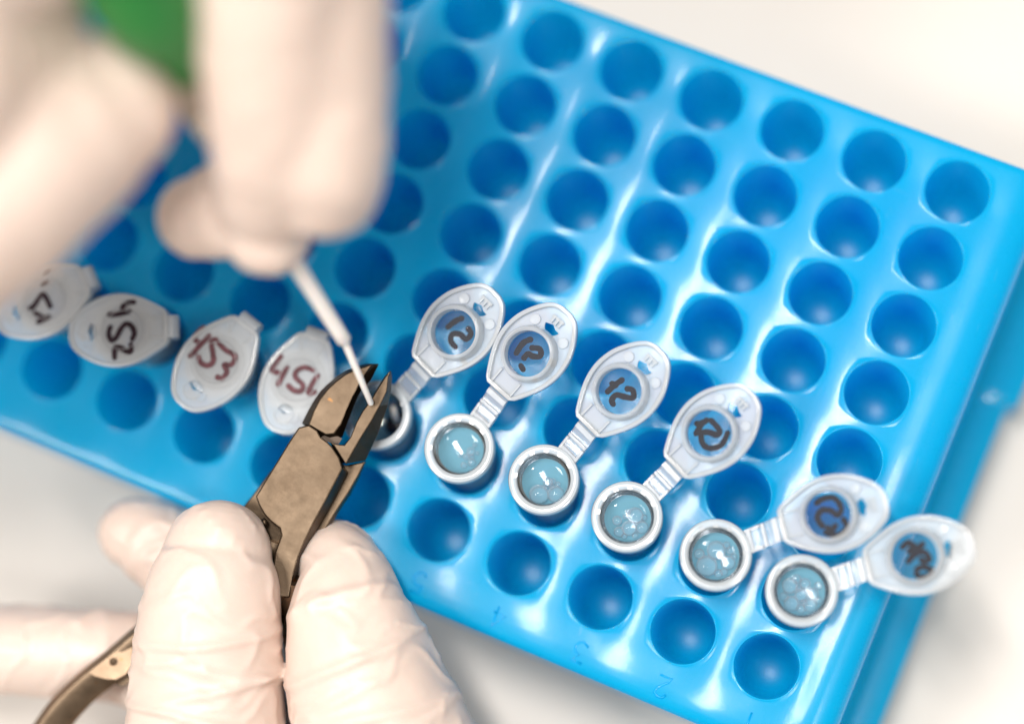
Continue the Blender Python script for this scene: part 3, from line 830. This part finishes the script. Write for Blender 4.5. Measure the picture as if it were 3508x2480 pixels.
def P(x, y, dz, r): return (ad(x, y, H + dz), r)
# right hand on the cutter: thumb on top, index and middle finger wrapped under it
W = lambda p, h=0.5, w=0.7, sk=1.0, an=0.0, sp=1.5: (p, h, w, sk, an, sp)
thumb = dict(path=[P(560, 1960, 2, 14), P(474, 1720, 8, 13.6), P(464, 1560, 10, 12.9), P(470, 1400, 12, 11.9), P(482, 1300, 13.5, 10.9), P(490, 1240, 13.5, 8.9)],
             wrinkles=[W(41.5, .85, .8, 1.8), W(39.6, .45, .6, 2.6, -.7, .8), W(37, .7, .8, -1.5, .5, 1.0), W(33.5, .9, .8, 2.6, .6), W(31, .6, .6, 1.0, -.8, .7), W(28.5, .9, .8, -3.0), W(24.5, .95, .9, -3.8, .3), W(21.5, .7, .7, 1.6, -.5, .9), W(18, .8, 1.0, -3.4, .2)], flat=0.08)
index = dict(path=[P(990, 1950, 2, 15), P(888, 1720, 6, 15), P(822, 1540, 9, 13.2), P(782, 1385, 10, 10.5), P(764, 1275, 8, 7.2), P(720, 1262, 2, 7.2), P(610, 1330, -5, 7.6), P(450, 1272, -7, 8.0), P(345, 1215, -6, 7.6), P(300, 1195, -5.5, 6.2)],
             wrinkles=[W(47, .8, .7, 1.2), W(38, 1.05, .7, 1.8), W(34, .6, .8, 2.6, -.5, .9), W(29.5, .8, .9, -1.5), W(25, .55, .7, 2.0, .6, .8), W(21.5, .9, .8, -1.2), W(17, .6, .8, 1.8), W(13, .7, 1.0, 1.4), W(101, .25, .8, .8), W(95, .3, .9, .8)], flat=0.05)
middle = dict(path=[P(930, 1960, -12, 14), P(760, 1760, -13, 11), P(520, 1600, -12, 8.8), P(330, 1490, -10, 8.2), P(200, 1468, -8, 8.0), P(40, 1456, -7, 7.9), P(-120, 1452, -8, 7.4)],
              wrinkles=[W(58, .55, .8, 1.2), W(55, .45, .8, -1.5), W(62, .4, 1, 1.8), W(67, .3, .9, 1)])
ring_f = dict(path=[P(900, 2000, -20, 13), P(700, 1850, -24, 10), P(450, 1760, -26, 8), P(250, 1740, -26, 7.6), P(120, 1760, -26, 7)])
little = dict(path=[P(900, 2080, -24, 12), P(680, 1980, -28, 9), P(460, 1920, -30, 6.8), P(330, 1920, -30, 6.3)])
palm = dict(path=[P(640, 1990, -2, 17), P(800, 2080, -6, 22), P(950, 2080, -6, 20)])
wrist = dict(path=[P(820, 2120, -8, 24), P(900, 2500, -10, 25), P(960, 2900, -8, 28)])
hand('gloved_hand', 'gloved hand in cream latex gripping the steel cutter, thumb uppermost', [thumb, index, middle, ring_f, little, palm, wrist], 0.36, 6)
# left hand holding the swab, close to the lens
finger_a = dict(path=[P(640, -330, 96, 13), P(690, -60, 84, 11.5), P(712, 180, 74, 10.2), P(726, 330, 68, 9.4), P(730, 408, 62, 8.4)])
finger_b = dict(path=[P(600, -300, 100, 12), P(606, 60, 84, 10.8), P(620, 300, 70, 9.8), P(602, 450, 56, 8.2), P(598, 522, 52, 6.6)])
finger_c = dict(path=[P(640, 380, 58, 8.5), P(560, 450, 52, 8.0), P(470, 482, 50, 7.0), P(440, 488, 50, 6.2)])
thumb_l = dict(path=[P(-420, 640, 84, 18), P(-180, 480, 84, 17.5), P(20, 350, 84, 16.5), P(150, 290, 82, 13.5), P(228, 245, 80, 10.5)])
palm_l = dict(path=[P(-500, 250, 96, 24), P(-180, 130, 96, 22), P(-10, 90, 92, 14), P(50, 70, 90, 9)])
knuckle = dict(path=[P(-500, 50, 104, 26), P(-100, -260, 104, 22), P(300, -380, 104, 18), P(620, -340, 100, 13)])
ring_l = dict(path=[P(-100, -300, 104, 14), P(350, -420, 92, 11), P(560, -260, 78, 10), P(600, -60, 66, 9)])
little_l = dict(path=[P(-200, -400, 104, 12), P(250, -560, 92, 9.5), P(480, -420, 78, 8.5), P(540, -250, 68, 7.5)])
wrist_l = dict(path=[P(-450, 120, 104, 26), P(-900, 120, 112, 30), P(-1300, 150, 116, 32)])
hand('gloved_hand', 'blurred gloved hand in cream latex holding the swab close to the camera', [finger_a, finger_b, finger_c, thumb_l, palm_l, knuckle, ring_l, little_l, wrist_l], 0.7)
